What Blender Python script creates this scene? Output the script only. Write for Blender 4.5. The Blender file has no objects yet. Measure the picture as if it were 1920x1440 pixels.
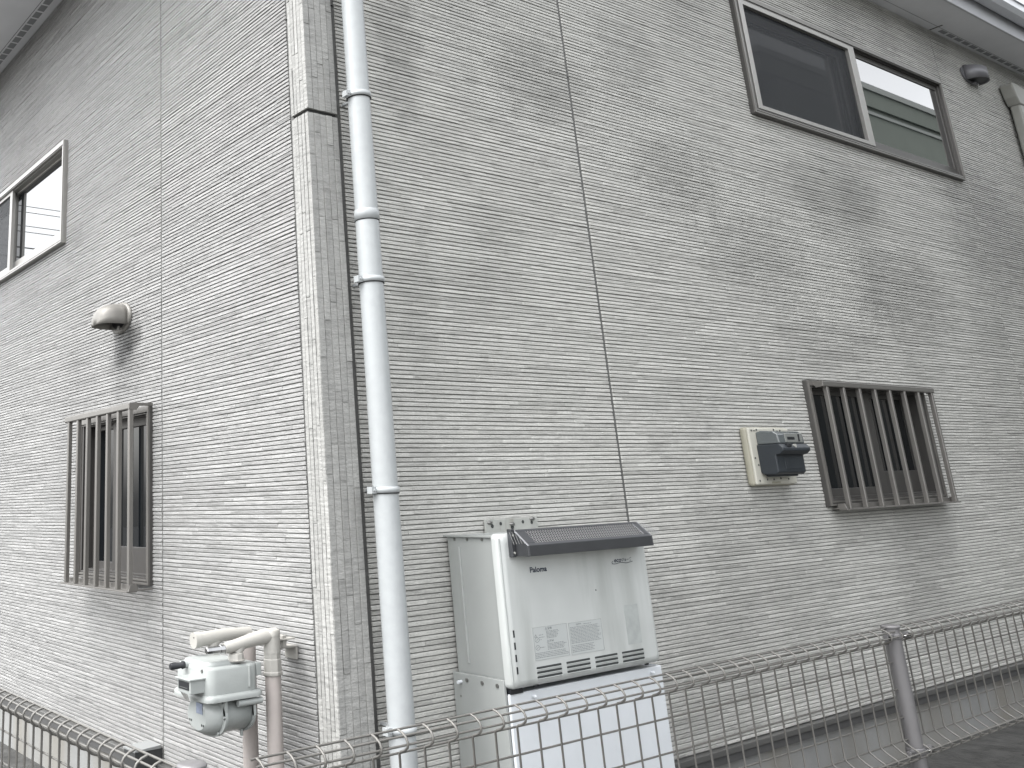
import bpy, bmesh, math, random
from mathutils import Vector, Matrix
R = math.radians
sc = bpy.context.scene
COL = sc.collection

# ------------------------------------------------------------------ camera
cam = bpy.data.cameras.new("camera")
cam.sensor_width = 36.0
cam.lens = 1775.815 / 1920 * 36.0
cam.shift_x = (960 - 490.372) / 1920
cam.shift_y = (406.438 - 720) / 1920
cam.clip_start = 0.05
cam.clip_end = 500
camo = bpy.data.objects.new("camera", cam)
COL.objects.link(camo)
_r = Vector((0.8410437673, -0.5399089758, -0.0338183282))
_u = Vector((-0.1263256955, -0.2568011371, 0.9581727374))
_f = Vector((0.5260106464, 0.8015930850, 0.2841853727))
camo.matrix_world = Matrix(((_r.x, _u.x, -_f.x, -2.5455), (_r.y, _u.y, -_f.y, -3.3472),
                            (_r.z, _u.z, -_f.z, 2.0438), (0, 0, 0, 1)))
sc.camera = camo

# ------------------------------------------------------------------ world and sun (overcast)
SUN_EL, SUN_AZ = R(60), Vector((-0.98, 0.20))        # horizontal direction towards the sun
world = bpy.data.worlds.new("World")
sc.world = world
world.use_nodes = True
wn, wl = world.node_tree.nodes, world.node_tree.links
wn.clear()
sky = wn.new("ShaderNodeTexSky")
sky.sky_type = 'NISHITA'
sky.sun_disc = False
sky.sun_elevation = SUN_EL
sky.sun_rotation = math.atan2(SUN_AZ.x, SUN_AZ.y)
sky.altitude = 0
sky.air_density = 1.3
sky.dust_density = 4.0
sky.ozone_density = 1.0
hs = wn.new("ShaderNodeHueSaturation")
hs.inputs["Saturation"].default_value = 0.12
hs.inputs["Value"].default_value = 1.55
tc = wn.new("ShaderNodeTexCoord")
mp = wn.new("ShaderNodeMapping")
mp.inputs["Scale"].default_value = (1.0, 1.0, 3.0)
nz = wn.new("ShaderNodeTexNoise")
nz.inputs["Scale"].default_value = 2.2
nz.inputs["Detail"].default_value = 6
cr = wn.new("ShaderNodeMapRange")
cr.inputs["From Min"].default_value = 0.35
cr.inputs["From Max"].default_value = 0.7
cr.inputs["To Min"].default_value = 0.86
cr.inputs["To Max"].default_value = 1.12
mul = wn.new("ShaderNodeVectorMath"); mul.operation = 'SCALE'
bg = wn.new("ShaderNodeBackground")
bg.inputs["Strength"].default_value = 0.15
wo = wn.new("ShaderNodeOutputWorld")
wl.new(sky.outputs[0], hs.inputs["Color"])
wl.new(tc.outputs["Generated"], mp.inputs[0]); wl.new(mp.outputs[0], nz.inputs["Vector"])
wl.new(nz.outputs[0], cr.inputs[0])
wl.new(hs.outputs[0], mul.inputs[0]); wl.new(cr.outputs[0], mul.inputs["Scale"])
wl.new(mul.outputs[0], bg.inputs[0]); wl.new(bg.outputs[0], wo.inputs[0])

sun = bpy.data.lights.new("sun", 'SUN')
sun.energy = 0.5
sun.angle = R(60)
sun.color = (1.0, 0.97, 0.93)
suno = bpy.data.objects.new("sun", sun)
COL.objects.link(suno)
d = Vector((SUN_AZ.x * math.cos(SUN_EL), SUN_AZ.y * math.cos(SUN_EL), math.sin(SUN_EL)))
suno.rotation_euler = d.to_track_quat('Z', 'Y').to_euler()
suno.location = (-6, 3, 12)

sc.view_settings.view_transform = 'Standard'
sc.view_settings.look = 'None'
sc.view_settings.exposure = 1.55
sc.view_settings.gamma = 1.0

# ------------------------------------------------------------------ materials
def mat(name, color=(0.5, 0.5, 0.5), rough=0.6, metal=0.0, noise=0.0, nscale=8.0, bump=0.0, bscale=60.0,
        spec=0.5, ndetail=5.0, grime=None, stretch=None, coord='Object', alpha=1.0, trans=0.0, ior=1.45, coat=0.0):
    m = bpy.data.materials.new(name)
    m.use_nodes = True
    n, l = m.node_tree.nodes, m.node_tree.links
    b = n["Principled BSDF"]
    color = tuple(c*0.66 for c in color)
    if grime: grime = (tuple(c*0.66 for c in grime[0]),) + tuple(grime[1:])
    b.inputs["Base Color"].default_value = (*color, 1)
    b.inputs["Roughness"].default_value = rough
    b.inputs["Metallic"].default_value = metal
    b.inputs["Specular IOR Level"].default_value = spec
    b.inputs["Alpha"].default_value = alpha
    b.inputs["Transmission Weight"].default_value = trans
    b.inputs["IOR"].default_value = ior
    b.inputs["Coat Weight"].default_value = coat
    t = n.new("ShaderNodeTexCoord")
    src = t.outputs[coord]
    if stretch:
        q = n.new("ShaderNodeMapping")
        q.inputs["Scale"].default_value = stretch
        l.new(src, q.inputs[0]); src = q.outputs[0]
    last = None
    if noise > 0:
        x = n.new("ShaderNodeTexNoise")
        x.inputs["Scale"].default_value = nscale
        x.inputs["Detail"].default_value = ndetail
        l.new(src, x.inputs["Vector"])
        r = n.new("ShaderNodeMapRange")
        r.inputs["From Min"].default_value = 0.3
        r.inputs["From Max"].default_value = 0.7
        r.inputs["To Min"].default_value = 1 - noise
        r.inputs["To Max"].default_value = 1 + noise * 0.5
        l.new(x.outputs[0], r.inputs[0])
        v = n.new("ShaderNodeVectorMath"); v.operation = 'SCALE'
        v.inputs[0].default_value = color
        l.new(r.outputs[0], v.inputs["Scale"])
        last = v.outputs[0]
        l.new(last, b.inputs["Base Color"])
    if grime:                                   # vertical runs of dirt: (colour, scale, low, high, amount)
        gc, gs, lo, hi, am = grime
        q = n.new("ShaderNodeMapping")
        q.inputs["Scale"].default_value = (gs, gs, gs * 0.12)
        l.new(t.outputs['Object'], q.inputs[0])
        x = n.new("ShaderNodeTexNoise")
        x.inputs["Scale"].default_value = 1.0
        x.inputs["Detail"].default_value = 6
        l.new(q.outputs[0], x.inputs["Vector"])
        r = n.new("ShaderNodeMapRange")
        r.inputs["From Min"].default_value = lo
        r.inputs["From Max"].default_value = hi
        r.inputs["To Max"].default_value = am
        l.new(x.outputs[0], r.inputs[0])
        mx = n.new("ShaderNodeMix"); mx.data_type = 'RGBA'
        mx.inputs[6].default_value = (*color, 1)
        mx.inputs[7].default_value = (*gc, 1)
        if last: l.new(last, mx.inputs[6])
        l.new(r.outputs[0], mx.inputs[0])
        l.new(mx.outputs[2], b.inputs["Base Color"])
    if bump > 0:
        x = n.new("ShaderNodeTexNoise")
        x.inputs["Scale"].default_value = bscale
        x.inputs["Detail"].default_value = 6
        l.new(src, x.inputs["Vector"])
        bp = n.new("ShaderNodeBump")
        bp.inputs["Strength"].default_value = bump
        bp.inputs["Distance"].default_value = 0.01
        l.new(x.outputs[0], bp.inputs["Height"])
        l.new(bp.outputs[0], b.inputs["Normal"])
    return m

def siding_mat(name, base, blots, drip=None, along='X'):
    """ceramic siding: every slip has its own tone; soft weather stains; fine grain"""
    m = bpy.data.materials.new(name)
    m.use_nodes = True
    n, l = m.node_tree.nodes, m.node_tree.links
    b = n["Principled BSDF"]
    b.inputs["Roughness"].default_value = 0.62
    b.inputs["Specular IOR Level"].default_value = 0.4
    t = n.new("ShaderNodeTexCoord")
    g = n.new("ShaderNodeNewGeometry")
    def mr(sock, a, bb, c, dd, smooth=False):
        r = n.new("ShaderNodeMapRange")
        if smooth: r.interpolation_type = 'SMOOTHSTEP'
        for k, v in zip(("From Min", "From Max", "To Min", "To Max"), (a, bb, c, dd)):
            r.inputs[k].default_value = v
        l.new(sock, r.inputs[0]); return r.outputs[0]
    def noise(scale, det, st=(1, 1, 1), off=(0, 0, 0)):
        q = n.new("ShaderNodeMapping")
        q.inputs["Scale"].default_value = st
        q.inputs["Location"].default_value = off
        l.new(t.outputs["Object"], q.inputs[0])
        x = n.new("ShaderNodeTexNoise")
        x.inputs["Scale"].default_value = scale
        x.inputs["Detail"].default_value = det
        l.new(q.outputs[0], x.inputs["Vector"]); return x.outputs[0]
    def mathn(op, a, c):
        x = n.new("ShaderNodeMath"); x.operation = op
        for i, s in enumerate((a, c)):
            if isinstance(s, (int, float)): x.inputs[i].default_value = s
            else: l.new(s, x.inputs[i])
        return x.outputs[0]
    tone = mr(g.outputs["Random Per Island"], 0, 1, 0.86, 1.08)
    grain = mr(noise(70, 4, (1, 1, 2.2)), 0.3, 0.7, 0.88, 1.10)
    big = mr(noise(blots[0], 5, (1, 1, 0.75)), 0.50, 0.68, 1.0, blots[1], True)
    mid = mathn('MULTIPLY', mr(noise(7.0, 5, (0.6, 0.6, 1.6), (3, 1, 2)), 0.55, 0.75, 1.0, 0.88, True), mr(noise(9.0, 4, (1.0, 1.0, 5.0), (1, 5, 2)), 0.52, 0.72, 1.0, 0.80, True))
    f = mathn('MULTIPLY', mathn('MULTIPLY', tone, grain), mathn('MULTIPLY', big, mid))
    if drip:                                    # soot run under the vent hood: (u, ztop, zbottom, width)
        sp = n.new("ShaderNodeSeparateXYZ"); l.new(t.outputs["Object"], sp.inputs[0])
        uu = sp.outputs['XYZ'.index(along)]
        for (du, dz, ru, rz, am) in drip:
            a = mathn('DIVIDE', mathn('SUBTRACT', uu, du), ru)
            c = mathn('DIVIDE', mathn('SUBTRACT', sp.outputs[2], dz), rz)
            rr = mathn('ADD', mathn('MULTIPLY', a, a), mathn('MULTIPLY', c, c))
            rr = mathn('ADD', rr, mathn('MULTIPLY', mathn('SUBTRACT', noise(9, 6), 0.5), 1.5))
            f = mathn('MULTIPLY', f, mr(rr, 0.0, 1.0, am, 1.0, True))
    v = n.new("ShaderNodeVectorMath"); v.operation = 'SCALE'
    v.inputs[0].default_value = base
    l.new(f, v.inputs["Scale"])
    l.new(v.outputs[0], b.inputs["Base Color"])
    bp = n.new("ShaderNodeBump")
    bp.inputs["Strength"].default_value = 0.9
    bp.inputs["Distance"].default_value = 0.006
    l.new(mathn('ADD', noise(38, 6, (0.5, 0.5, 1.8)), mathn('MULTIPLY', noise(160, 3), 0.4)), bp.inputs["Height"])
    l.new(bp.outputs[0], b.inputs["Normal"])
    return m

M = {}
# soft grey mildew patches on the side wall: (along the wall, height, half width, half height, strength)
STAINS = [(0.53, 3.88, 0.20, 0.55, 0.74), (0.72, 3.41, 0.31, 0.22, 0.86), (1.61, 3.94, 0.50, 0.34, 0.76), (2.52, 4.29, 0.40, 0.40, 0.86),
          (2.84, 3.54, 0.55, 0.30, 0.80), (1.12, 2.97, 0.30, 0.16, 0.87), (3.59, 3.09, 0.80, 0.36, 0.82),
          (4.79, 3.72, 1.15, 0.26, 0.80), (5.6, 2.97, 1.00, 0.45, 0.78), (4.32, 2.53, 0.95, 0.22, 0.83),
          (7.56, 3.72, 1.1, 0.8, 0.76), (2.58, 2.15, 0.50, 0.16, 0.88), (2.06, 1.09, 0.36, 0.22, 0.84), (0.54, 2.6, 0.18, 0.45, 0.86)]
M['siding_r'] = siding_mat('siding_side_wall', (0.425, 0.423, 0.402), (0.65, 0.80), drip=STAINS, along='X')
M['siding_l'] = siding_mat('siding_end_wall', (0.253, 0.253, 0.249), (0.55, 0.88),
                           drip=[(2.06, 2.66, 0.16, 0.13, 0.40), (2.20, 2.58, 0.17, 0.13, 0.45), (2.14, 2.45, 0.34, 0.24, 0.80)], along='Y')
M['trim'] = siding_mat('corner_stone', (0.272, 0.272, 0.262), (0.5, 0.9))
M['groove'] = mat('groove_paint', (0.34, 0.34, 0.325), 0.9)
M['sealant'] = mat('sealant', (0.14, 0.14, 0.135), 0.75, noise=0.15, nscale=12)
M['gap'] = mat('dark_gap', (0.03, 0.03, 0.03), 0.9)
M['alu'] = mat('taupe_aluminium', (0.27, 0.26, 0.245), 0.38, metal=0.55, noise=0.06, nscale=20, stretch=(1, 1, 0.2))
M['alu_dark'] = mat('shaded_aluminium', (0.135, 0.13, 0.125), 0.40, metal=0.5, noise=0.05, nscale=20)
M['alu_light'] = mat('pale_lit_aluminium', (0.46, 0.45, 0.43), 0.36, metal=0.5, noise=0.05, nscale=20)  # pale frame tone; on the end window its brighter light is in the colour
M['gasket'] = mat('rubber_gasket', (0.02, 0.02, 0.022), 0.6)
M['glass'] = mat('window_glass', (0.006, 0.008, 0.010), 0.015, spec=0.5, ior=1.45)
M['glass2'] = mat('coated_window_glass', (0.012, 0.014, 0.015), 0.012, spec=0.5, ior=3.6)
M['glass3'] = mat('screened_window_glass', (0.006, 0.008, 0.012), 0.02, spec=0.5, ior=1.8)
M['room'] = mat('dark_room', (0.008, 0.009, 0.011), 0.9)
M['pvc'] = mat('white_pvc', (0.50, 0.525, 0.535), 0.33, noise=0.05, nscale=25, bump=0.05, bscale=150,
               grime=((0.48, 0.50, 0.50), 9, 0.5, 0.75, 0.35))
M['pvc_beige'] = mat('beige_pvc', (0.33, 0.33, 0.305), 0.4, noise=0.08, nscale=12)
M['soffit'] = mat('soffit_board', (0.95, 0.96, 0.99), 0.8, noise=0.06, nscale=3)
M['fascia'] = mat('fascia_paint', (0.62, 0.63, 0.66), 0.5, noise=0.05, nscale=4)
M['gutter'] = mat('gutter_pvc', (0.74, 0.76, 0.80), 0.3, noise=0.04, nscale=6)
M['foundation'] = mat('foundation_render', (0.33, 0.335, 0.33), 0.85, noise=0.12, nscale=3, bump=0.15, bscale=90,
                      grime=((0.24, 0.215, 0.17), 2.0, 0.42, 0.68, 0.7))
M['flash_hi'] = mat('drip_flashing', (0.17, 0.17, 0.165), 0.45, metal=0.3, noise=0.1)
M['flash_lo'] = mat('vent_strip', (0.10, 0.10, 0.10), 0.6, noise=0.1)
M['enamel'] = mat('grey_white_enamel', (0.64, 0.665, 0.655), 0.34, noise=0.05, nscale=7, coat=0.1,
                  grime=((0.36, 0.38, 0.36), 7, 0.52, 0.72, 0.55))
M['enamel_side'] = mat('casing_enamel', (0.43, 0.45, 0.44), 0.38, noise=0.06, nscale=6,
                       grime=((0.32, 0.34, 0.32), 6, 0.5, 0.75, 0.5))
M['enamel_white'] = mat('white_cover_enamel', (0.86, 0.90, 0.94), 0.36, noise=0.04, nscale=6)
M['steel_dark'] = mat('stainless_hood', (0.15, 0.155, 0.165), 0.32, metal=0.7, noise=0.08, nscale=9)
M['mesh_metal'] = mat('expanded_metal', (0.50, 0.50, 0.50), 0.35, metal=0.7)
M['black'] = mat('black_plastic', (0.018, 0.02, 0.024), 0.45)
M['slot'] = mat('slot_shadow', (0.05, 0.055, 0.055), 0.7)
M['vent_slot'] = mat('vent_mesh', (0.36, 0.37, 0.38), 0.8)
M['ink'] = mat('blue_black_ink', (0.03, 0.04, 0.07), 0.5)
M['ink_pale'] = mat('faded_ink', (0.30, 0.32, 0.32), 0.6)
M['sheet'] = mat('label_film', (0.58, 0.61, 0.605), 0.3, noise=0.03)
M['sheet_old'] = mat('worn_label_film', (0.50, 0.53, 0.52), 0.4, noise=0.12, nscale=25)
M['screw'] = mat('zinc_screw', (0.28, 0.28, 0.27), 0.4, metal=0.7)
M['galv'] = mat('galvanised_bracket', (0.52, 0.53, 0.50), 0.5, metal=0.1, noise=0.12, nscale=30,
                grime=((0.20, 0.17, 0.12), 20, 0.5, 0.7, 0.5))
M['plate'] = mat('beige_meter_board', (0.62, 0.61, 0.54), 0.5, noise=0.05, nscale=12)
M['plate_edge'] = mat('meter_board_rim', (0.40, 0.385, 0.31), 0.55, noise=0.08, nscale=12)
M['charcoal'] = mat('charcoal_plastic', (0.035, 0.042, 0.05), 0.42, noise=0.1)
M['smoke'] = mat('smoked_cover', (0.13, 0.145, 0.15), 0.08, spec=0.8)
M['lcd'] = mat('display_panel', (0.25, 0.26, 0.25), 0.3)
M['gasgrey'] = mat('meter_casting', (0.42, 0.445, 0.435), 0.36, noise=0.06, nscale=15, bump=0.08, bscale=120)
M['gaspipe'] = mat('beige_pipe_coating', (0.55, 0.50, 0.475), 0.42, noise=0.07, nscale=14)
M['gasfit'] = mat('cream_fitting', (0.50, 0.488, 0.455), 0.42, noise=0.07, nscale=14)
M['chrome'] = mat('chrome', (0.6, 0.6, 0.6), 0.12, metal=1.0)
M['fence'] = mat('fence_coating', (0.19, 0.184, 0.172), 0.42, metal=0.2, noise=0.12, nscale=20)
M['fence_post'] = mat('fence_post_coating', (0.23, 0.225, 0.23), 0.35, metal=0.2, noise=0.06, nscale=10)
M['hood'] = mat('dull_metal_vent', (0.29, 0.28, 0.26), 0.5, metal=0.25, noise=0.18, nscale=14)
M['hood_grey'] = mat('painted_vent', (0.22, 0.22, 0.235), 0.42, metal=0.2, noise=0.1, nscale=14)
M['ground'] = mat('old_concrete', (0.075, 0.075, 0.072), 0.9, noise=0.5, nscale=9, bump=0.8, bscale=40)
M['bounce_lane'] = mat('bounce_lane_concrete', (0.25, 0.25, 0.24), 0.9, noise=0.2, nscale=5, bump=0.3, bscale=60)
M['block'] = mat('block_kerb', (0.07, 0.07, 0.067), 0.9, noise=0.4, nscale=14, bump=0.6, bscale=70)
M['neigh'] = mat('neighbour_wall', (0.25, 0.285, 0.25), 0.8, noise=0.06, nscale=2)
M['shade_block_mat'] = mat('shade_block_wall', (0.10, 0.105, 0.10), 0.8, noise=0.06, nscale=2)  # dark surface of the added light-blocking volume
M['neigh_trim'] = mat('neighbour_trim', (0.42, 0.45, 0.43), 0.6)
M['roof'] = mat('roof_slate', (0.06, 0.06, 0.065), 0.7, noise=0.1)
M['wire'] = mat('power_cable', (0.05, 0.05, 0.05), 0.6)

def screen_mat():
    m = bpy.data.materials.new('fly_screen')
    m.use_nodes = True
    n, l = m.node_tree.nodes, m.node_tree.links
    b = n["Principled BSDF"]
    b.inputs["Base Color"].default_value = (0.004, 0.006, 0.009, 1)
    b.inputs["Roughness"].default_value = 0.6
    tr = n.new("ShaderNodeBsdfTransparent")
    mx = n.new("ShaderNodeMixShader"); mx.inputs[0].default_value = 0.72
    l.new(tr.outputs[0], mx.inputs[1]); l.new(b.outputs[0], mx.inputs[2])
    l.new(mx.outputs[0], n["Material Output"].inputs[0])
    return m
M['screen'] = screen_mat()

# ------------------------------------------------------------------ mesh helpers
class MB:
    def __init__(s): s.v = []; s.f = []; s.sm = []
    def add(s, vs, fs, smooth=False):
        o = len(s.v); s.v += [tuple(x) for x in vs]
        for f in fs: s.f.append([i + o for i in f]); s.sm.append(smooth)
    def box(s, x0, x1, y0, y1, z0, z1):
        if x0 > x1: x0, x1 = x1, x0
        if y0 > y1: y0, y1 = y1, y0
        if z0 > z1: z0, z1 = z1, z0
        s.add([(x0,y0,z0),(x1,y0,z0),(x1,y1,z0),(x0,y1,z0),(x0,y0,z1),(x1,y0,z1),(x1,y1,z1),(x0,y1,z1)],
              [(0,3,2,1),(4,5,6,7),(0,1,5,4),(1,2,6,5),(2,3,7,6),(3,0,4,7)])
    def quad(s, *p): s.add(p, [tuple(range(len(p)))])
    def prism(s, poly, f0, f1):                 # poly of 2-d points; f0, f1 map a point to 3-d
        n = len(poly)
        a = [f0(*q) for q in poly]; b = [f1(*q) for q in poly]
        s.add(a + b, [tuple(range(n))[::-1], tuple(range(n, 2*n))] + [(i, (i+1) % n, n+(i+1) % n, n+i) for i in range(n)])
    def rings(s, rs, cap=True, smooth=True, closed=False):
        n = len(rs[0]); vs = [p for r in rs for p in r]; fs = []
        m = len(rs)
        for k in range(m if closed else m-1):
            for i in range(n):
                a = k*n+i; b = k*n+(i+1) % n; c = ((k+1) % m)*n+(i+1) % n; d_ = ((k+1) % m)*n+i
                fs.append((a, b, c, d_))
        s.add(vs, fs, smooth)
        if cap and not closed:
            s.add(rs[0], [tuple(range(n))[::-1]]); s.add(rs[-1], [tuple(range(n))])
    def tube(s, pts, r, n=8, cap=True, radii=None):
        pts = [Vector(p) for p in pts]; rs = []
        up = None
        for i, p in enumerate(pts):
            t = (pts[min(i+1, len(pts)-1)] - pts[max(i-1, 0)]).normalized()
            if up is None:
                up = Vector((0, 0, 1)) if abs(t.z) < 0.9 else Vector((1, 0, 0))
            a = (up - t * up.dot(t)).normalized(); up = a
            b = t.cross(a)
            rr = radii[i] if radii else r
            rs.append([tuple(p + a*math.cos(2*math.pi*k/n)*rr + b*math.sin(2*math.pi*k/n)*rr) for k in range(n)])
        s.rings(rs, cap)
    def cyl(s, p0, p1, r, n=24, r1=None, smooth=True):
        s.tube([p0, p1], r, n, radii=[r, r1 if r1 is not None else r])
    def ell(s, c, ax, segs, n=28, smooth=True):  # stacked ellipses along axis ax: segs = [(pos, ra, rb)]
        rs = []
        for (q, ra, rb) in segs:
            ring = []
            for k in range(n):
                a = 2*math.pi*k/n; u, v = math.cos(a)*ra, math.sin(a)*rb
                ring.append({'x': (q, c[0]+u, c[1]+v), 'y': (c[0]+u, q, c[1]+v), 'z': (c[0]+u, c[1]+v, q)}[ax])
            rs.append(ring)
        s.rings(rs, True, smooth)
    def build(s, name, m, parent=None, bevel=0, seg=2, smooth=False, label=None, **tags):
        me = bpy.data.meshes.new(name)
        off = Vector((0, 0, 0))
        q = parent
        while q is not None:
            off += q.location; q = q.parent
        me.from_pydata([tuple(Vector(v) - off) for v in s.v], [], s.f)
        me.polygons.foreach_set('use_smooth', [bool(a or smooth) for a in s.sm])
        me.materials.append(M[m] if isinstance(m, str) else m)
        bm = bmesh.new(); bm.from_mesh(me)
        bmesh.ops.recalc_face_normals(bm, faces=bm.faces)
        bm.to_mesh(me); bm.free()
        o = bpy.data.objects.new(name, me)
        COL.objects.link(o)
        if parent: o.parent = parent
        if bevel:
            b = o.modifiers.new('bevel', 'BEVEL'); b.width = bevel; b.segments = seg
            b.limit_method = 'ANGLE'; b.angle_limit = R(40)
        if label: o['label'] = label
        for k, v in tags.items(): o[k] = v
        return o

def thing(name, label, cat, loc, group=None):
    o = bpy.data.objects.new(name, None); COL.objects.link(o)
    o.empty_display_size = 0.1
    o.location = loc; o['label'] = label; o['category'] = cat
    if group: o['group'] = group
    return o

def arc(cx, cz, r, a0, a1, n):
    return [(cx + r*math.cos(R(a0+(a1-a0)*i/n)), cz + r*math.sin(R(a0+(a1-a0)*i/n))) for i in range(n+1)]

def each(name, m, parent, fns, **kw):
    """one part object per item"""
    for fn in fns:
        t = MB(); fn(t); t.build(name, m, parent, **kw)
def B(*a): return lambda t: t.box(*a)
def C(p0, p1, r, n): return lambda t: t.cyl(p0, p1, r, n)

# text as mesh, laid on the plane y = const facing -Y
def text_mesh(body, size, x, y, z, sx=1.0, bold=0.0, shear=0.0):
    cu = bpy.data.curves.new('t', 'FONT'); cu.body = body; cu.size = size; cu.extrude = 0.0; cu.offset = bold; cu.shear = shear
    o = bpy.data.objects.new('t', cu); COL.objects.link(o)
    bpy.context.view_layer.update()
    me = o.to_mesh()
    vs = [(x + v.co.x*sx, y, z + v.co.y) for v in me.vertices]
    fs = [tuple(p.vertices) for p in me.polygons]
    o.to_mesh_clear()
    bpy.data.objects.remove(o); bpy.data.curves.remove(cu)
    return vs, fs

# ------------------------------------------------------------------ the house
GZ = 0.385                      # ground level
ZB, ZT = 0.724, 6.108           # siding from/to
LAP = 0.455; PITCH = LAP/22; Z0 = 3.0
FR = lambda u, d_, z: (u, -d_, z)          # side wall: along +X, outwards -Y
FL = lambda u, d_, z: (-d_, u, z)          # end wall: along +Y, outwards -X

house = thing('house', 'two storey house clad in pale grey slip siding, with windows on both walls', 'house', (0, 0, GZ))

def brick(mb, F, u0, u1, w0, w1, D, rng, wob=0.0010, ch=0.0026, swap=False):
    L = u1-u0
    ns = max(1, min(3, int(L/0.14)))
    base = rng.uniform(-0.0014, 0.0014); tilt = rng.uniform(-0.0005, 0.0006)
    ring = []
    us_ = [u0 + L*i/ns for i in range(ns+1)]
    if not swap and L > 0.06: us_.insert(1, u0+rng.uniform(0.007, 0.013))
    ns = len(us_)-1
    for i, u in enumerate(us_):
        if i == 0 and not swap: drop = rng.uniform(0.0008, 0.0034)
        else: drop = 0.0
        db = base + tilt + rng.uniform(-wob, wob); dt = base - tilt + rng.uniform(-wob, wob) - drop; db -= drop
        e0 = rng.uniform(-0.0004, 0.0004)
        prof = [(w0+e0, -D), (w0+e0, db-0.0008), (w0+e0+0.0008, db), (w1-ch, dt), (w1, dt-ch), (w1, -D)]
        if swap: ring.append([F(w, dd, u) for (w, dd) in prof])
        else: ring.append([F(u, dd, w) for (w, dd) in prof])
    mb.v_off = len(mb.v)
    n = 6; vs = [p for r in ring for p in r]; fs = []
    for k in range(ns):
        for i in range(n-1):
            fs.append((k*n+i, k*n+i+1, (k+1)*n+i+1, (k+1)*n+i))
    fs.append(tuple(range(n))); fs.append(tuple(range(ns*n, ns*n+n))[::-1])
    mb.add(vs, fs)

def siding(mb, back, F, panels, holes, seed):
    rng = random.Random(seed)
    k0 = math.floor((ZB-Z0)/PITCH); k1 = math.ceil((ZT-Z0)/PITCH)
    G, D = 0.0044, 0.0095
    for (a, b) in panels:
        for k in range(k0, k1):
            w0 = Z0+k*PITCH + (G if k % 22 else G*1.35); w1 = Z0+(k+1)*PITCH
            if w1 > ZT: w1 = ZT
            w0 = max(w0, ZB)
            if w1-w0 < 0.004: continue
            spans = [(a, b)]
            for (h0, h1, g0, g1) in holes:
                if w1 > g0 and w0 < g1:
                    ns = []
                    for (p, q) in spans:
                        if h1 <= p or h0 >= q: ns.append((p, q)); continue
                        if h0 > p: ns.append((p, h0))
                        if h1 < q: ns.append((h1, q))
                    spans = ns
            for (p, q) in spans:
                u = p
                first = True
                while u < q-1e-5:
                    L = rng.uniform(0.26, 0.62)
                    if first: L *= rng.uniform(0.2, 1.0); first = False
                    e = min(q, u+L)
                    if q-e < 0.07: e = q
                    brick(mb, F, u+0.0007, e-0.0007, w0, w1, D, rng)
                    u = e
    # backing (groove floor) with the window openings left out
    us = sorted({p for pn in panels for p in pn} | {h for H in holes for h in H[:2]})
    us = [us[0]] + us[1:]
    for i in range(len(us)-1):
        p, q = us[i], us[i+1]
        zs = [(ZB, ZT)]
        for (h0, h1, g0, g1) in holes:
            if h0 < q-1e-6 and h1 > p+1e-6:
                nn = []
                for (s0, s1) in zs:
                    if g1 <= s0 or g0 >= s1: nn.append((s0, s1)); continue
                    if g0 > s0: nn.append((s0, g0))
                    if g1 < s1: nn.append((g1, s1))
                zs = nn
        for (s0, s1) in zs:
            back.quad(F(p, -D, s0), F(q, -D, s0), F(q, -D, s1), F(p, -D, s1))

XEND, YEND = 11.0, 7.2
holesR = [(3.875, 7.175, 4.565, 5.52), (3.86, 5.42, 1.885, 2.65)]
holesL = [(3.255, 6.0, 3.955, 4.755), (1.795, 2.80, 1.60, 2.58)]
mb, bk = MB(), MB()
siding(mb, bk, FR, [(0.131, 1.873), (1.893, 7.300), (7.312, XEND)], holesR, 5)
mb.build('side_wall', 'siding_r', house, label='long side wall of thin stone slips with grey weather stains')
bk.build('side_wall_backing', 'groove', house)
mb, bk = MB(), MB()
siding(mb, bk, FL, [(0.243, 1.649), (1.665, YEND)], holesL, 11)
mb.build('end_wall', 'siding_l', house, label='brighter end wall of thin stone slips')
bk.build('end_wall_backing', 'groove', house)

# sealant seams
def seam(F, u0, u1, name='sealant_joint', dd=-0.0035):
    s = MB(); rng = random.Random(int(u0*1000))
    n = 60
    for i in range(n):
        a = ZB+(ZT-ZB)*i/n; b = ZB+(ZT-ZB)*(i+1)/n
        s.quad(F(u0, dd, a), F(u1, dd, a), F(u1, dd, b), F(u0, dd, b))
    return s.build(name, 'sealant', house)
seam(FR, 1.872, 1.894); seam(FR, 7.299, 7.313, dd=-0.006); seam(FL, 1.648, 1.666, dd=-0.005)
seam(FR, 0.085, 0.132, dd=-0.006); seam(FL, 0.09, 0.244, dd=-0.006)

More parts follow.
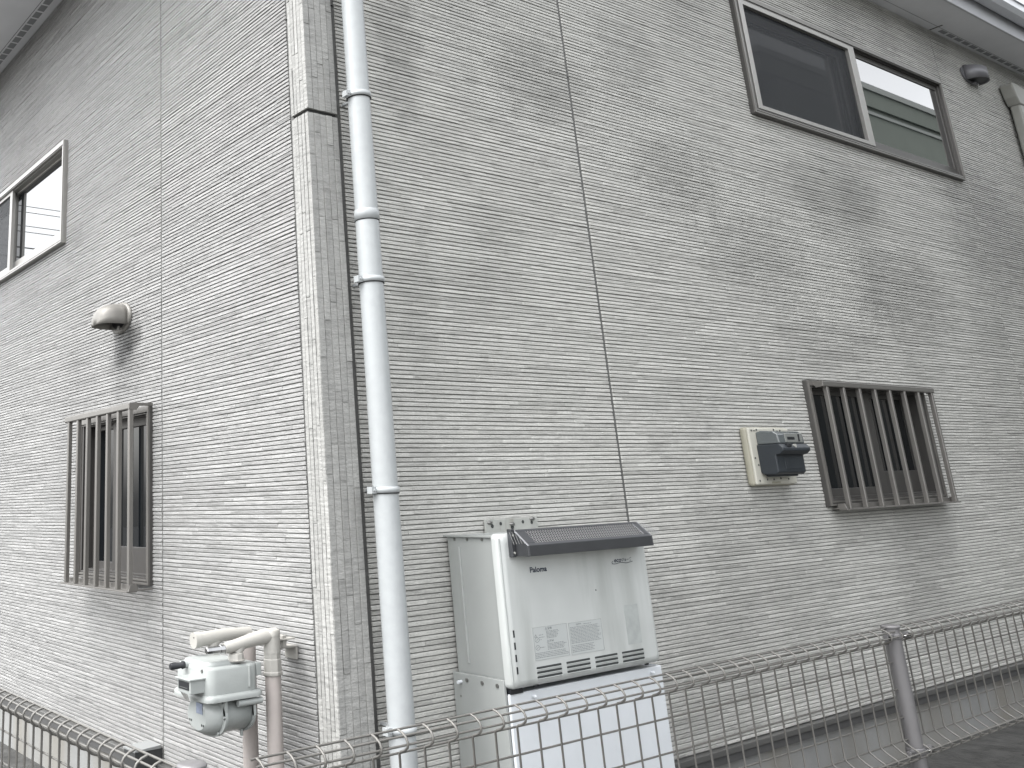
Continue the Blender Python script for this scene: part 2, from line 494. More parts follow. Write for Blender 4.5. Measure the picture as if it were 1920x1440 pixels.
# corner trim: vertical slips wrapped round the corner, two lengths with a dark joint
TX, TY = 0.09, 0.03
def trim_piece(z0, z1, seed):
    s = MB(); rng = random.Random(seed)
    def column(F, w0, w1, off):
        z = z0; first = True
        while z < z1-1e-5:
            L = rng.uniform(0.28, 0.55)
            if first: L *= rng.uniform(0.3, 1); first = False
            e = min(z1, z+L)
            if z1-e < 0.08: e = z1
            FF = lambda w, dd, u: F(w, dd+off, u)
            brick(s, FF, z+0.0016, e-0.0016, w0, w1, 0.0042, rng, wob=0.0013, ch=0.0022, swap=True)
            z = e
    FTL = lambda w, dd, z: (-dd, w, z)
    FTR = lambda w, dd, z: (w, -dd, z)
    ws = [-TY, -0.003, 0.025, 0.052, 0.079, 0.105]
    for a, b in zip(ws, ws[1:]): column(FTL, a+0.0012, b-0.0012, TX)
    ws = [-TX, -0.054, -0.018, 0.018, 0.054, 0.088]
    for a, b in zip(ws, ws[1:]): column(FTR, a+0.0014, b-0.0014, TY)
    s.build('corner_trim', 'trim', house)
    c = MB()
    c.prism([(-TX+0.0034, 0.105), (-TX+0.0034, -TY+0.0034), (0.088, -TY+0.0034), (0.088, 0.0), (0.0, 0.0), (0.0, 0.105)],
            lambda x, y: (x, y, z0+0.001), lambda x, y: (x, y, z1-0.001))
    c.build('corner_trim_core', 'groove', house)
trim_piece(ZB, 3.775, 3); trim_piece(3.792, ZT, 4)
s = MB(); s.prism([(-TX+0.012, 0.10), (-TX+0.012, -TY+0.012), (0.083, -TY+0.012), (0.083, 0.0), (0.0, 0.0), (0.0, 0.10)],
                  lambda x, y: (x, y, 3.774), lambda x, y: (x, y, 3.793)); s.build('trim_joint', 'gap', house)

# base: drip flashing, vent strip, foundation
s = MB(); s.box(-0.030, XEND, -0.030, 0.25, 0.693, ZB-0.001); s.box(-0.030, 0.25, 0.25, YEND, 0.693, ZB-0.001)
s.build('drip_flashing', 'flash_hi', house, bevel=0.004)
s = MB(); s.box(-0.022, XEND, -0.022, 0.25, 0.655, 0.693); s.box(-0.022, 0.25, 0.25, YEND, 0.655, 0.693)
s.build('base_vent_strip', 'flash_lo', house)
s = MB(); s.box(0.0, XEND, 0.0, 0.3, GZ-0.2, 0.655); s.box(0.0, 0.3, 0.3, YEND, GZ-0.2, 0.655)
s.build('foundation', 'foundation', house)

# soffit, vents, fascia, gutter, roof
SZ = 6.11; OY, OX = 0.345, 0.75
s = MB()
s.box(-OX, XEND, -OY, 0.3, SZ, SZ+0.02); s.box(-OX, 0.3, 0.3, YEND, SZ+0.0005, SZ+0.0195)
soff = s.build('soffit', 'soffit', house)
s = MB(); s.box(-OX, XEND, -0.072, -0.070, SZ-0.0015, SZ+0.002); s.box(-0.140, -0.137, -0.0, YEND, SZ-0.0015, SZ+0.002)
s.build('soffit_joint', 'gap', soff)
x = 7.46
vent0 = None
rngv = 0
each('soffit_vent', 'vent_slot', soff, [B(7.46+i*0.163, 7.46+i*0.163+0.125, -0.062, -0.024, SZ-0.0015, SZ+0.003) for i in range(14)]
     + [B(-0.118, -0.060, 3.24+i*0.132, 3.24+i*0.132+0.104, SZ-0.0015, SZ+0.003) for i in range(16)])
s = MB(); s.box(7.345, 7.36, -0.11, -0.0, SZ-0.004, SZ+0.001); s.build('soffit_seam_cover', 'sealant', soff)
s = MB(); s.box(-OX, XEND, -OY-0.02, -OY, SZ-0.012, 6.36); s.box(-OX-0.02, -OX, -OY-0.02, YEND, SZ-0.012, 6.36)
s.build('fascia', 'fascia', house, bevel=0.004)
s = MB()
prof = [(-OY-0.022, 6.36), (-OY-0.022, 6.27), (-OY-0.05, 6.235), (-OY-0.13, 6.235), (-OY-0.165, 6.27), (-OY-0.165, 6.345),
        (-OY-0.178, 6.345), (-OY-0.178, 6.362), (-OY-0.152, 6.362), (-OY-0.152, 6.275), (-OY-0.12, 6.248), (-OY-0.06, 6.248), (-OY-0.034, 6.275), (-OY-0.034, 6.36)]
s.prism(prof, lambda y, z: (-OX, y, z), lambda y, z: (XEND, y, z))
s.build('gutter', 'gutter', house)
s = MB()
s.prism([(-OY-0.02, 6.36), (-OY-0.02, 6.39), (4.0, 8.2), (4.0, 8.17)], lambda y, z: (-OX-0.02, y, z), lambda y, z: (XEND, y, z))
s.build('roof', 'roof', house)
# closed dark interior so that nothing shines through the openings
s = MB()
s.quad((0.7, 0.5, 0.5), (XEND, 0.5, 0.5), (XEND, 0.5, 6.1), (0.7, 0.5, 6.1))
s.quad((0.5, 0.7, 0.5), (0.5, YEND, 0.5), (0.5, YEND, 6.1), (0.5, 0.7, 6.1))
s.quad((0.0, 0.0, 4.4), (XEND, 0.0, 4.4), (XEND, 0.5, 4.4), (0.0, 0.5, 4.4))
s.quad((XEND, 0.0, 0.4), (XEND, 0.5, 0.4), (XEND, 0.5, 6.1), (XEND, 0.0, 6.1))
s.quad((0.0, YEND, 0.4), (0.5, YEND, 0.4), (0.5, YEND, 6.1), (0.0, YEND, 6.1))
s.build('interior', 'room', house)

# ---- windows
def ring(mb, F, u0, u1, z0, z1, w, d0, d1, wb=None, wt=None, wl=None, wr=None):
    wb = w if wb is None else wb; wt = w if wt is None else wt
    wl = w if wl is None else wl; wr = w if wr is None else wr
    def bx(a, b, c, dd):
        p = F(a, d0, c); q = F(b, d1, dd); mb.box(p[0], q[0], p[1], q[1], p[2], q[2])
    bx(u0, u0+wl, z0, z1); bx(u1-wr, u1, z0, z1)
    bx(u0+wl, u1-wr, z0, z0+wb); bx(u0+wl, u1-wr, z1-wt, z1)
def fbox(mb, F, u0, u1, d0, d1, z0, z1):
    p = F(u0, d0, z0); q = F(u1, d1, z1); mb.box(p[0], q[0], p[1], q[1], p[2], q[2])

def window(F, u0, u1, z0, z1, label, dep=0.03, m='alu_dark', m2='alu', wr=0.045):
    s = MB()
    ring(s, F, u0, u1, z0, z1, 0.045, -0.16, dep, wr=wr)
    ring(s, F, u0+0.045, u1-wr, z0+0.045, z1-0.045, 0.012, -0.16, dep-0.018, wr=min(0.012, wr*0.3))
    w = s.build('window', m, house, bevel=0.002, label=label)
    s = MB()
    ring(s, F, u0+0.002, u1-0.002, z0+0.003, z1-0.001, 0.012, dep-0.002, dep+0.010, wt=0.036)
    s.build('frame_lip', m2, w, bevel=0.001)
    s = MB(); ring(s, F, u0+0.024, u1-0.016, z0+0.022, z1-0.044, 0.010, dep-0.002, dep+0.006, wt=0.004, wr=0.005)
    s.build('frame_rib', m2, w, bevel=0.001)
    return w

# upper side window: screen in its taupe frame on the left, glazed sash on the right
w = window(FR, 3.86, 7.19, 4.552, 5.532, 'upper sliding window of the side wall, fly screen over its left half', wr=0.024)
s = MB(); ring(s, FR, 3.925, 5.60, 4.598, 5.492, 0.05, -0.004, 0.034, wb=0.032, wt=0.046, wl=0.055, wr=0.095)
scr = s.build('screen_frame', 'alu_light', w, bevel=0.002)
s = MB(); s.quad(FR(3.98, 0.008, 4.63), FR(5.50, 0.008, 4.63), FR(5.50, 0.008, 5.445), FR(3.98, 0.008, 5.445)); s.build('screen_mesh', 'screen', w)
s = MB(); fbox(s, FR, 5.595, 5.625, -0.01, 0.02, 5.285, 5.33); s.build('latch', 'alu_light', w, bevel=0.003)
s = MB(); ring(s, FR, 3.92, 5.58, 4.60, 5.47, 0.06, -0.085, -0.05, wb=0.07, wt=0.06, wr=0.09); s.build('left_sash', 'alu_dark', w, bevel=0.003)
s = MB(); s.quad(FR(3.97, -0.068, 4.66), FR(5.50, -0.068, 4.66), FR(5.50, -0.068, 5.42), FR(3.97, -0.068, 5.42)); s.build('left_pane', 'glass3', w)
s = MB(); ring(s, FR, 5.50, 7.164, 4.592, 5.478, 0.05, -0.026, -0.004, wb=0.080, wt=0.045, wr=0.030); s.build('right_sash', 'alu_dark', w, bevel=0.003)
s = MB(); s.quad(FR(5.54, -0.012, 4.66), FR(7.14, -0.012, 4.66), FR(7.14, -0.012, 5.44), FR(5.54, -0.012, 5.44)); s.build('right_pane', 'glass2', w)

# upper end window
w = window(FL, 3.24, 6.02, 3.940, 4.770, 'upper sliding window of the end wall mirroring bright cloud', m='alu_light', m2='alu_light')
s = MB(); ring(s, FL, 4.49, 5.97, 3.99, 4.735, 0.045, -0.004, 0.022, wl=0.06); s.build('screen_frame', 'alu_light', w, bevel=0.002)
s = MB(); s.quad(FL(4.54, 0.008, 4.03), FL(5.93, 0.008, 4.03), FL(5.93, 0.008, 4.70), FL(4.54, 0.008, 4.70)); s.build('screen_mesh', 'screen', w)
s = MB(); s.quad(FL(4.54, -0.068, 4.03), FL(5.93, -0.068, 4.03), FL(5.93, -0.068, 4.70), FL(4.54, -0.068, 4.70)); s.build('left_pane', 'glass', w)
s = MB(); ring(s, FL, 3.29, 4.60, 3.985, 4.725, 0.03, -0.062, -0.028, wb=0.095, wr=0.05); s.build('right_sash', 'alu_light', w, bevel=0.003)
s = MB(); s.quad(FL(3.31, -0.043, 4.06), FL(4.57, -0.043, 4.06), FL(4.57, -0.043, 4.70), FL(3.31, -0.043, 4.70)); s.build('right_pane', 'glass2', w)

# lower barred windows
def grille(F, ug, u_start, du, nb, u_end, z0, z1, out, label, uc):
    """rails with profiled ends and upright fins standing off the wall"""
    s = MB()
    fl = 0.105
    a, b = min(u_start, u_end)-(0.045 if F is FR else 0.0), max(u_start, u_end)+0.03
    # top rail
    top = [(out, z1-0.036), (out+0.004, z1-0.030), (out+0.004, z1-0.004), (out-0.004, z1+0.002), (out-0.07, z1+0.002), (out-0.07, z1-0.012), (out-0.03, z1-0.036)]
    s.prism(top, lambda dd, z: F(a, dd, z), lambda dd, z: F(b, dd, z))
    bbs = []
    # end brackets to the window frame (top and bottom)
    for u in ((a, b-0.012) if F is FR else (a,)):
        tb = [(0.02, z1-0.012), (0.02, z1+0.004), (out, z1+0.002), (out+0.004, z1-0.034), (out-0.045, z1-0.038), (out-0.065, z1-0.014)]
        s.prism(tb, lambda dd, z: F(u-0.003, dd, z-0.001), lambda dd, z: F(u+0.011, dd, z-0.001))
        bbs.append((u, [(0.02, z0+0.004), (out-0.06, z0+0.004), (out-0.05, z0+0.03), (out-0.01, z0+0.03), (out+0.002, z0-0.008), (0.02, z0-0.004)]))
    bot = [(out+0.012, z0-0.012), (out+0.012, z0-0.004), (out-0.045, z0-0.002), (out-0.045, z0+0.024), (out-0.053, z0+0.024), (out-0.053, z0-0.012)]
    g = s.build('window_grille', 'alu', house, bevel=0.0015, label=label)
    s = MB()
    s.prism(bot, lambda dd, z: F(a, dd, z), lambda dd, z: F(b, dd, z))
    for u, bb in bbs: s.prism(bb, lambda dd, z: F(u-0.003, dd, z-0.001), lambda dd, z: F(u+0.011, dd, z-0.001))
    s.build('bottom_rail', 'alu', g, bevel=0.0015)
    for i in range(nb):
        u = u_start+du*i
        t = MB()
        t.prism([(u, out-0.026), (u+0.001, out-0.004), (u+0.005, out), (u+uc-0.005, out), (u+uc-0.001, out-0.004), (u+uc, out-0.026)],
                lambda q, dd: F(q, dd, z0-0.002), lambda q, dd: F(q, dd, z1-0.030))
        t.build('grille_bar', 'alu', g)
    return g

w = window(FR, 3.845, 5.435, 1.868, 2.662, 'lower sliding window of the side wall, dark behind upright bars')
s = MB(); ring(s, FR, 3.90, 4.72, 1.915, 2.62, 0.045, -0.05, -0.018, wb=0.06, wl=0.09, wr=0.13); s.build('left_sash', 'alu_dark', w, bevel=0.003)
s = MB(); ring(s, FR, 4.66, 5.39, 1.915, 2.62, 0.045, -0.09, -0.058, wb=0.16, wr=0.10, wl=0.10); s.build('right_sash', 'alu_dark', w, bevel=0.003)
s = MB(); s.quad(FR(3.95, -0.034, 1.95), FR(4.64, -0.034, 1.95), FR(4.64, -0.034, 2.60), FR(3.95, -0.034, 2.60)); s.build('left_pane', 'glass', w)
s = MB(); s.quad(FR(4.70, -0.075, 1.95), FR(5.36, -0.075, 1.95), FR(5.36, -0.075, 2.60), FR(4.70, -0.075, 2.60)); s.build('right_pane', 'glass', w)
gR = grille(FR, None, 3.945, 0.2085, 8, 5.415, 1.855, 2.650, 0.10, 'upright barred guard over the lower side window', 0.028)

w = window(FL, 1.778, 2.815, 1.590, 2.590, 'narrow lower window of the end wall behind upright bars', dep=0.020)
s = MB(); ring(s, FL, 1.83, 2.36, 1.64, 2.545, 0.04, -0.045, -0.012, wb=0.15, wt=0.06, wr=0.07); s.build('right_sash', 'alu_dark', w, bevel=0.003)
s = MB(); s.box(-0.03+0.06, 0.045+0.02, 1.98, 2.03, 1.79, 2.49); s.build('muntin', 'alu_dark', w)
s = MB(); ring(s, FL, 2.30, 2.77, 1.64, 2.545, 0.04, -0.085, -0.052, wb=0.05, wl=0.07); s.build('left_sash', 'alu_dark', w, bevel=0.003)
s = MB(); s.quad(FL(1.86, -0.028, 1.78), FL(2.30, -0.028, 1.78), FL(2.30, -0.028, 2.49), FL(1.86, -0.028, 2.49)); s.build('right_pane', 'glass', w)
s = MB(); s.quad(FL(2.34, -0.07, 1.68), FL(2.74, -0.07, 1.68), FL(2.74, -0.07, 2.51), FL(2.34, -0.07, 2.51)); s.build('left_pane', 'glass', w)
gL = grille(FL, None, 1.735, 0.1545, 7, 2.70, 1.580, 2.596, 0.17, 'upright barred guard over the narrow end window', 0.026)

# ------------------------------------------------------------------ downpipes
dp = thing('downpipe', 'round white plastic rainwater pipe running full height beside the house corner', 'drainpipe', (0.14, -0.13, GZ))
PX, PY, PR = 0.142, -0.13, 0.0545
s = MB()
s.tube([(PX, PY, GZ-0.02), (PX, PY, 3.27)], PR, 32); s.build('pipe', 'pvc', dp)
s = MB()
s.tube([(PX, PY, 3.262), (PX, PY, 6.0)], PR-0.001, 32)
s.build('upper_pipe', 'pvc', dp)
s = MB(); s.ell((PX, PY), 'z', [(3.240, PR+0.001, PR+0.001), (3.240, PR+0.004, PR+0.004), (3.288, PR+0.004, PR+0.004), (3.290, PR+0.001, PR+0.001)], 32)
s.build('socket', 'pvc', dp, smooth=False)
s = MB(); s.ell((PX, PY), 'z', [(3.236, PR+0.0018, PR+0.0018), (3.2405, PR+0.0018, PR+0.0018)], 32); s.build('socket_gap', 'gap', dp)
for z in (3.858, 2.962, 2.058, 1.150):
    s = MB()
    s.ell((PX, PY), 'z', [(z-0.012, PR+0.0005, PR+0.0005), (z-0.012, PR+0.006, PR+0.006), (z+0.012, PR+0.006, PR+0.006), (z+0.012, PR+0.0005, PR+0.0005)], 32)
    s.box(PX-PR-0.028, PX-PR+0.004, PY-0.012, PY+0.02, z-0.014, z+0.014)
    s.cyl((PX-PR-0.014, PY-0.018, z), (PX-PR-0.014, PY+0.024, z), 0.006, 10)
    s.box(PX-0.004, PX+0.012, PY+PR-0.002, 0.0, z-0.004, z+0.006)
    b = s.build('bracket', 'pvc', dp)
    t = MB(); t.ell((PX, PY), 'z', [(z-0.0165, PR+0.004, PR+0.004), (z-0.0122, PR+0.004, PR+0.004)], 32)
    t.build('bracket_shadow_gap', 'gap', b)

dp2 = thing('downpipe', 'beige square pipe with an elbow under the eave at the far right', 'drainpipe', (8.8, -0.05, GZ))
s = MB()
s.box(8.76, 8.99, -0.115, -0.025, 0.5, 5.60); s.build('pipe', 'pvc_beige', dp2, bevel=0.018, seg=3)
s = MB()
s.prism([(8.66, 5.79), (8.70, 5.66), (8.75, 5.585), (9.005, 5.585), (9.005, 5.73), (8.95, 5.80), (8.70, 5.81)],
        lambda x, z: (x, -0.125, z), lambda x, z: (x, -0.012, z)); s.build('elbow', 'pvc_beige', dp2, bevel=0.014, seg=3)

# ------------------------------------------------------------------ vent hoods
vh = thing('vent_hood', 'domed stainless vent hood on the end wall with soot run below it', 'vent hood', (0, 2.15, 3.1), 'vent hoods')
c_u, z_b = 2.22, 3.128
s = MB()
# dome: rounded shell open below
rings_ = []
n = 26
for q in range(15):
    a_ = math.pi/2*q/14
    dd = 0.012+0.176*(math.sin(a_)**0.80); hz = 0.146*(math.cos(a_)**0.55) if q < 14 else 0.0
    ru = 0.128*(math.cos(a_)**0.50) if q < 14 else 0.002
    rr = []
    for i in range(n+1):
        a = math.pi*i/n
        rr.append((-dd, c_u - math.cos(a)*ru, z_b + (max(0.0, math.sin(a))**0.55)*hz))
    rings_.append(rr)
vs = [p for r_ in rings_ for p in r_]; fs = []
for k in range(len(rings_)-1):
    for i in range(n):
        a = k*(n+1)+i; fs.append((a, a+1, a+n+2, a+n+1))
s.add(vs, fs, True)
o = s.build('hood', 'hood', vh)
md = o.modifiers.new('solid', 'SOLIDIFY'); md.thickness = 0.004
s = MB(); s.ell((c_u, 3.185), 'x', [(-0.002, 0.155, 0.100), (-0.014, 0.155, 0.100), (-0.020, 0.145, 0.092)], 32); s.build('flange', 'hood', vh)
s = MB(); s.ell((c_u, 3.185), 'x', [(-0.0205, 0.112, 0.07), (-0.0215, 0.112, 0.07)], 24); s.build('duct_opening', 'black', vh)
s = MB(); s.cyl((-0.05, 2.16, 3.122), (-0.05, 2.16, 3.098), 0.010, 12); s.cyl((-0.022, 2.16, 3.108), (-0.06, 2.16, 3.108), 0.006, 10); s.build('drip_spout', 'hood', vh)

vh2 = thing('vent_hood', 'grey half round vent hood high under the eave, right of the upper window', 'vent hood', (7.95, 0, 5.7), 'vent hoods')
cx = 8.02
s = MB()
rr0, rr1 = [], []
outer = []
pts = arc(0, 0, 1, 180, 360, 20)
for (x_, y_) in pts: outer.append((cx + x_*0.150, -0.03 + y_*0.115))
outer = [(cx-0.150, -0.012)] + outer + [(cx+0.150, -0.012)]
zt = 5.81
def ztop(y): return 5.850 - 0.030*max(0, (-y-0.03))/0.12
vs = [(x, y, 5.700) for x, y in outer] + [(x, y, ztop(y)) for x, y in outer]
n = len(outer)
s.add(vs, [(i, i+1, n+i+1, n+i) for i in range(n-1)], True)
s.add([(x, y, ztop(y)) for x, y in outer], [tuple(range(n))])
o = s.build('hood', 'hood_grey', vh2)
md = o.modifiers.new('solid', 'SOLIDIFY'); md.thickness = 0.004
s = MB(); s.ell((cx-0.02, 5.775), 'y', [(-0.002, 0.185, 0.095), (-0.014, 0.185, 0.095)], 32); s.build('flange', 'hood_grey', vh2)
s = MB(); s.ell((cx, 5.76), 'y', [(-0.0142, 0.10, 0.045), (-0.0155, 0.10, 0.045)], 24); s.build('duct_opening', 'black', vh2)
s = MB(); s.box(cx-0.03, cx+0.03, -0.05, -0.012, 5.672, 5.695); s.build('drip_spout', 'hood_grey', vh2, bevel=0.005)
s = MB(); s.add([(cx+(x-cx)*0.97, -0.02+(y+0.02)*0.96, 5.712) for x, y in outer], [tuple(range(n))]); s.build('opening_shade', 'black', vh2)  # black sheet painting the shade inside the hood's open underside

# ------------------------------------------------------------------ electricity meter
em = thing('electricity_meter', 'charcoal electricity meter on a cream board beside the barred side window', 'electric meter', (3.25, 0, 2.0))
s = MB(); s.box(3.020, 3.475, -0.046, 0.0, 2.008, 2.352); s.build('board_rim', 'plate_edge', em, bevel=0.02, seg=4)
s = MB(); s.box(3.030, 3.467, -0.058, -0.040, 2.016, 2.346); s.build('board', 'plate', em, bevel=0.012, seg=3)
s = MB()
for (x, z) in [(3.06, 2.330), (3.115, 2.334), (3.30, 2.336), (3.37, 2.332), (3.052, 2.17), (3.075, 2.13), (3.06, 2.04), (3.14, 2.045), (3.21, 2.045), (3.285, 2.05), (3.37, 2.045)]:
    s = MB(); s.cyl((x, -0.0575, z), (x, -0.0605, z), 0.0055, 10); s.build('screw_hole', 'slot', em)
each('board_slot', 'slot', em, [B(x, x+0.022, -0.0605, -0.0575, 2.3275, 2.3305) for x in (3.08, 3.325)])
s = MB(); s.box(3.185, 3.275, -0.060, -0.056, 2.022, 2.033); s.build('seal_tab', 'plate_edge', em)
# body
s = MB()
s.prism([(-0.056, 2.085), (-0.056, 2.245), (-0.195, 2.245), (-0.215, 2.222), (-0.215, 2.205), (-0.19, 2.185), (-0.165, 2.182), (-0.165, 2.085), (-0.15, 2.072), (-0.075, 2.072)],
        lambda y, z: (3.088, y, z), lambda y, z: (3.388, y, z))
s.build('terminal_body', 'charcoal', em, bevel=0.006, seg=3)
s = MB(); s.box(3.115, 3.36, -0.130, -0.07, 2.060, 2.075); s.build('cable_gland', 'charcoal', em, bevel=0.006)
s = MB()
s.prism([(-0.056, 2.246), (-0.056, 2.318), (-0.085, 2.326), (-0.165, 2.318), (-0.190, 2.300), (-0.196, 2.246)],
        lambda y, z: (3.098, y, z), lambda y, z: (3.372, y, z))
s.build('clear_cover', 'smoke', em, bevel=0.008, seg=3)
s = MB(); s.box(3.165, 3.352, -0.1975, -0.19, 2.252, 2.306)
sp = s.build('display', 'lcd', em, bevel=0.004)
each('readout', 'black', sp, [B(3.185, 3.262, -0.1985, -0.197, 2.268, 2.284), B(3.302, 3.318, -0.1985, -0.197, 2.258, 2.300)])
s = MB(); s.cyl((3.232, -0.2145, 2.232), (3.232, -0.2005, 2.232), 0.0105, 14); s.build('seal', 'galv', em)
s = MB(); s.box(3.145, 3.188, -0.2165, -0.19, 2.226, 2.246); s.build('button', 'black', em, bevel=0.003)
s = MB(); s.box(3.170, 3.335, -0.1675, -0.164, 2.10, 2.165); s.build('front_rib', 'charcoal', em, bevel=0.002)

# ------------------------------------------------------------------ water heater
wh = thing('water_heater', 'grey white wall hung gas water heater with a dark slotted exhaust hood', 'water heater', (1.04, 0, 1.25))
s = MB()
s.box(0.578, 1.500, -0.305, -0.012, 1.272, 1.852)
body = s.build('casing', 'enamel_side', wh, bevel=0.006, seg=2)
s = MB(); s.cyl((0.577, -0.085, 1.335), (0.577, -0.085, 1.805), 0.006, 10); s.build('pressed_rib', 'enamel_side', body)
each('casing_screw', 'screw', body, [C((0.5785, y, 1.838), (0.5745, y, 1.838), 0.006, 12) for y in (-0.06, -0.14, -0.23)])
s = MB(); s.box(0.566, 0.5775, -0.30, 0.0, 1.848, 1.856); s.build('top_flange', 'enamel_side', body)
# pillowed front cover
def pillow(mb, x0, x1, z0, z1, y0, y1, r, steps=5):
    rs = []
    def rr(ins, y, rad):
        p = []
        for (cx_, cz_, a0) in ((x1-ins-rad, z1-ins-rad, 0), (x0+ins+rad, z1-ins-rad, 90), (x0+ins+rad, z0+ins+rad, 180), (x1-ins-rad, z0+ins+rad, 270)):
            for i in range(7):
                a = R(a0+90*i/6); p.append((cx_+rad*math.cos(a), y, cz_+rad*math.sin(a)))
        return p
    rs.append(rr(0, y0, r)); 
    for i in range(steps+1):
        a = math.pi/2*i/steps
        e = abs(y1-y0)*0.65
        rs.append(rr(e*(1-math.cos(a)), y1+e*(1-math.sin(a)), r))
    mb.rings(rs, True, True)
s = MB(); pillow(s, 0.560, 1.528, 1.262, 1.863, -0.300, -0.347, 0.022)
fc = s.build('front_cover', 'enamel', wh)
for cx0 in (0.700, 0.883, 1.067, 1.250):
    for z in (1.330, 1.3125, 1.295):
        s = MB()
        p = [(x, z_) for (x, z_) in arc(cx0+0.006, z, 0.0042, 90, 270, 6)] + [(x, z_) for (x, z_) in arc(cx0+0.150, z, 0.0042, -90, 90, 6)]
        s.prism(p, lambda x, z_: (x, -0.3474, z_), lambda x, z_: (x, -0.340, z_))
        s.build('intake_slot', 'slot', fc)
        s = MB(); s.box(cx0+0.003, cx0+0.153, -0.3515, -0.346, z-0.0065, z-0.0042); s.build('slot_lip', 'enamel', fc)
each('side_slot', 'black', fc, [B(0.5860, 0.5940, -0.3478, -0.335, z-0.0135, z+0.0135) for z in (1.472, 1.426, 1.380, 1.334)])
s = MB(); s.tube([(0.5655, -0.3395, 1.285), (0.5655, -0.3395, 1.845)], 0.0028, 8); s.build('cover_seam', 'sheet_old', fc)
s = MB(); vs, fs = text_mesh('Paloma', 0.030, 0.722, -0.3480, 1.700, sx=1.22, bold=0.0008); s.add(vs, fs)
s.build('maker_name', 'ink', fc)
s = MB()
vs, fs = text_mesh('eco', 0.026, 1.278, -0.3480, 1.707, sx=1.35, bold=0.0006, shear=0.2); s.add(vs, fs)
vs, fs = text_mesh('ジョーズ', 0.0155, 1.332, -0.3480, 1.7085, sx=1.15, bold=0.0004); s.add(vs, fs)
sw = [(1.262+0.004*i, 1.7015 - 0.002*math.sin(i*0.3)) for i in range(38)]
s.tube([(x, -0.3476, z) for x, z in sw], 0.0013, 6)
s.tube([(1.268, -0.3476, 1.703), (1.262, -0.3476, 1.708), (1.272, -0.3476, 1.712)], 0.0011, 6)
s.build('efficiency_badge', 'ink', fc)
# rating and warning labels
def label_sheet(x0, x1, z0, z1, head, seed, boxed):
    s = MB(); s.box(x0, x1, -0.3476, -0.346, z0, z1)
    o = s.build('label', 'sheet', fc)
    rng = random.Random(seed); t = MB(); W = x1-x0
    y = -0.3481
    def line(xa, xb, z, h=0.0022):
        x = xa
        while x < xb:
            L = rng.uniform(0.004, 0.016); t.box(x, min(x+L, xb), y, -0.3474, z, z+h); x += L+rng.uniform(0.002, 0.004)
    for (xx, zz, txt, sz) in head:
        vs, fs = text_mesh(txt, sz, x0+xx*W, y, zz, sx=1.4, bold=0.0003); t.add(vs, fs)
    for (xa, xb, za, zb, st) in boxed:
        z = za
        while z > zb:
            line(x0+xa*W, x0+(xb-rng.uniform(0, 0.12))*W, z); z -= st
    for (p, q, r_, u_) in ((x0, x1, z0, z0+0.0006), (x0, x1, z1-0.0006, z1), (x0, x0+0.0009, z0, z1), (x1-0.0009, x1, z0, z1)):
        t.box(p, q, y, -0.3474, r_, u_)
    t.build('print', 'ink_pale', o)
label_sheet(0.702, 0.912, 1.358, 1.484, [(0.34, 1.471, '⚠警告', 0.010), (0.36, 1.422, '⚠注意', 0.010), (0.02, 1.447, '△', 0.014), (0.03, 1.431, '⊘', 0.014), (0.03, 1.401, '⊘', 0.014)], 1,
            [(0.38, 0.76, 1.463, 1.432, 0.0052), (0.16, 0.34, 1.452, 1.43, 0.009), (0.38, 0.95, 1.414, 1.390, 0.0052), (0.02, 0.98, 1.384, 1.362, 0.0058), (0.16, 0.34, 1.404, 1.400, 0.009)])
label_sheet(0.925, 1.138, 1.356, 1.482, [(0.22, 1.4695, '給湯器', 0.008)], 2,
            [(0.45, 0.8, 1.470, 1.468, 0.006), (0.03, 0.97, 1.462, 1.398, 0.0056), (0.03, 0.75, 1.390, 1.362, 0.006)])
s = MB(); s.box(1.305, 1.402, -0.3476, -0.346, 1.358, 1.522); s.build('worn_label', 'sheet_old', fc)
s = MB(); s.cyl((1.13, -0.346, 1.60), (1.13, -0.3485, 1.60), 0.003, 8); s.build('pin_hole', 'slot', fc)
# exhaust hood
dh = MB()
hood_x0, hood_x1 = 0.632, 1.462
pr = [(-0.346, 1.772), (-0.346, 1.876), (-0.362, 1.876), (-0.435, 1.815), (-0.437, 1.772)]
dh.prism(pr, lambda y, z: (hood_x0, y, z), lambda y, z: (hood_x0+0.006, y, z))
dh.prism(pr, lambda y, z: (hood_x1-0.006, y, z), lambda y, z: (hood_x1, y, z))
dh.box(hood_x0+0.006, hood_x1-0.006, -0.350, -0.3475, 1.772, 1.876)
dh.prism([(-0.350, 1.876), (-0.362, 1.876), (-0.370, 1.8695), (-0.368, 1.866), (-0.350, 1.873)], lambda y, z: (hood_x0+0.006, y, z), lambda y, z: (hood_x1-0.006, y, z))
dh.prism([(-0.424, 1.8245), (-0.435, 1.815), (-0.437, 1.772), (-0.433, 1.772), (-0.431, 1.812), (-0.421, 1.8205)], lambda y, z: (hood_x0+0.006, y, z), lambda y, z: (hood_x1-0.006, y, z))
for (xa, xb) in ((hood_x0+0.006, hood_x0+0.062), (hood_x1-0.045, hood_x1-0.006)):
    dh.prism([(-0.370, 1.8695), (-0.424, 1.8245), (-0.421, 1.8205), (-0.368, 1.866)], lambda y, z: (xa, y, z), lambda y, z: (xb, y, z))
dh.box(hood_x0-0.022, hood_x0, -0.368, -0.346, 1.768, 1.880)
eh = dh.build('exhaust_hood', 'steel_dark', wh, bevel=0.0012, seg=1)
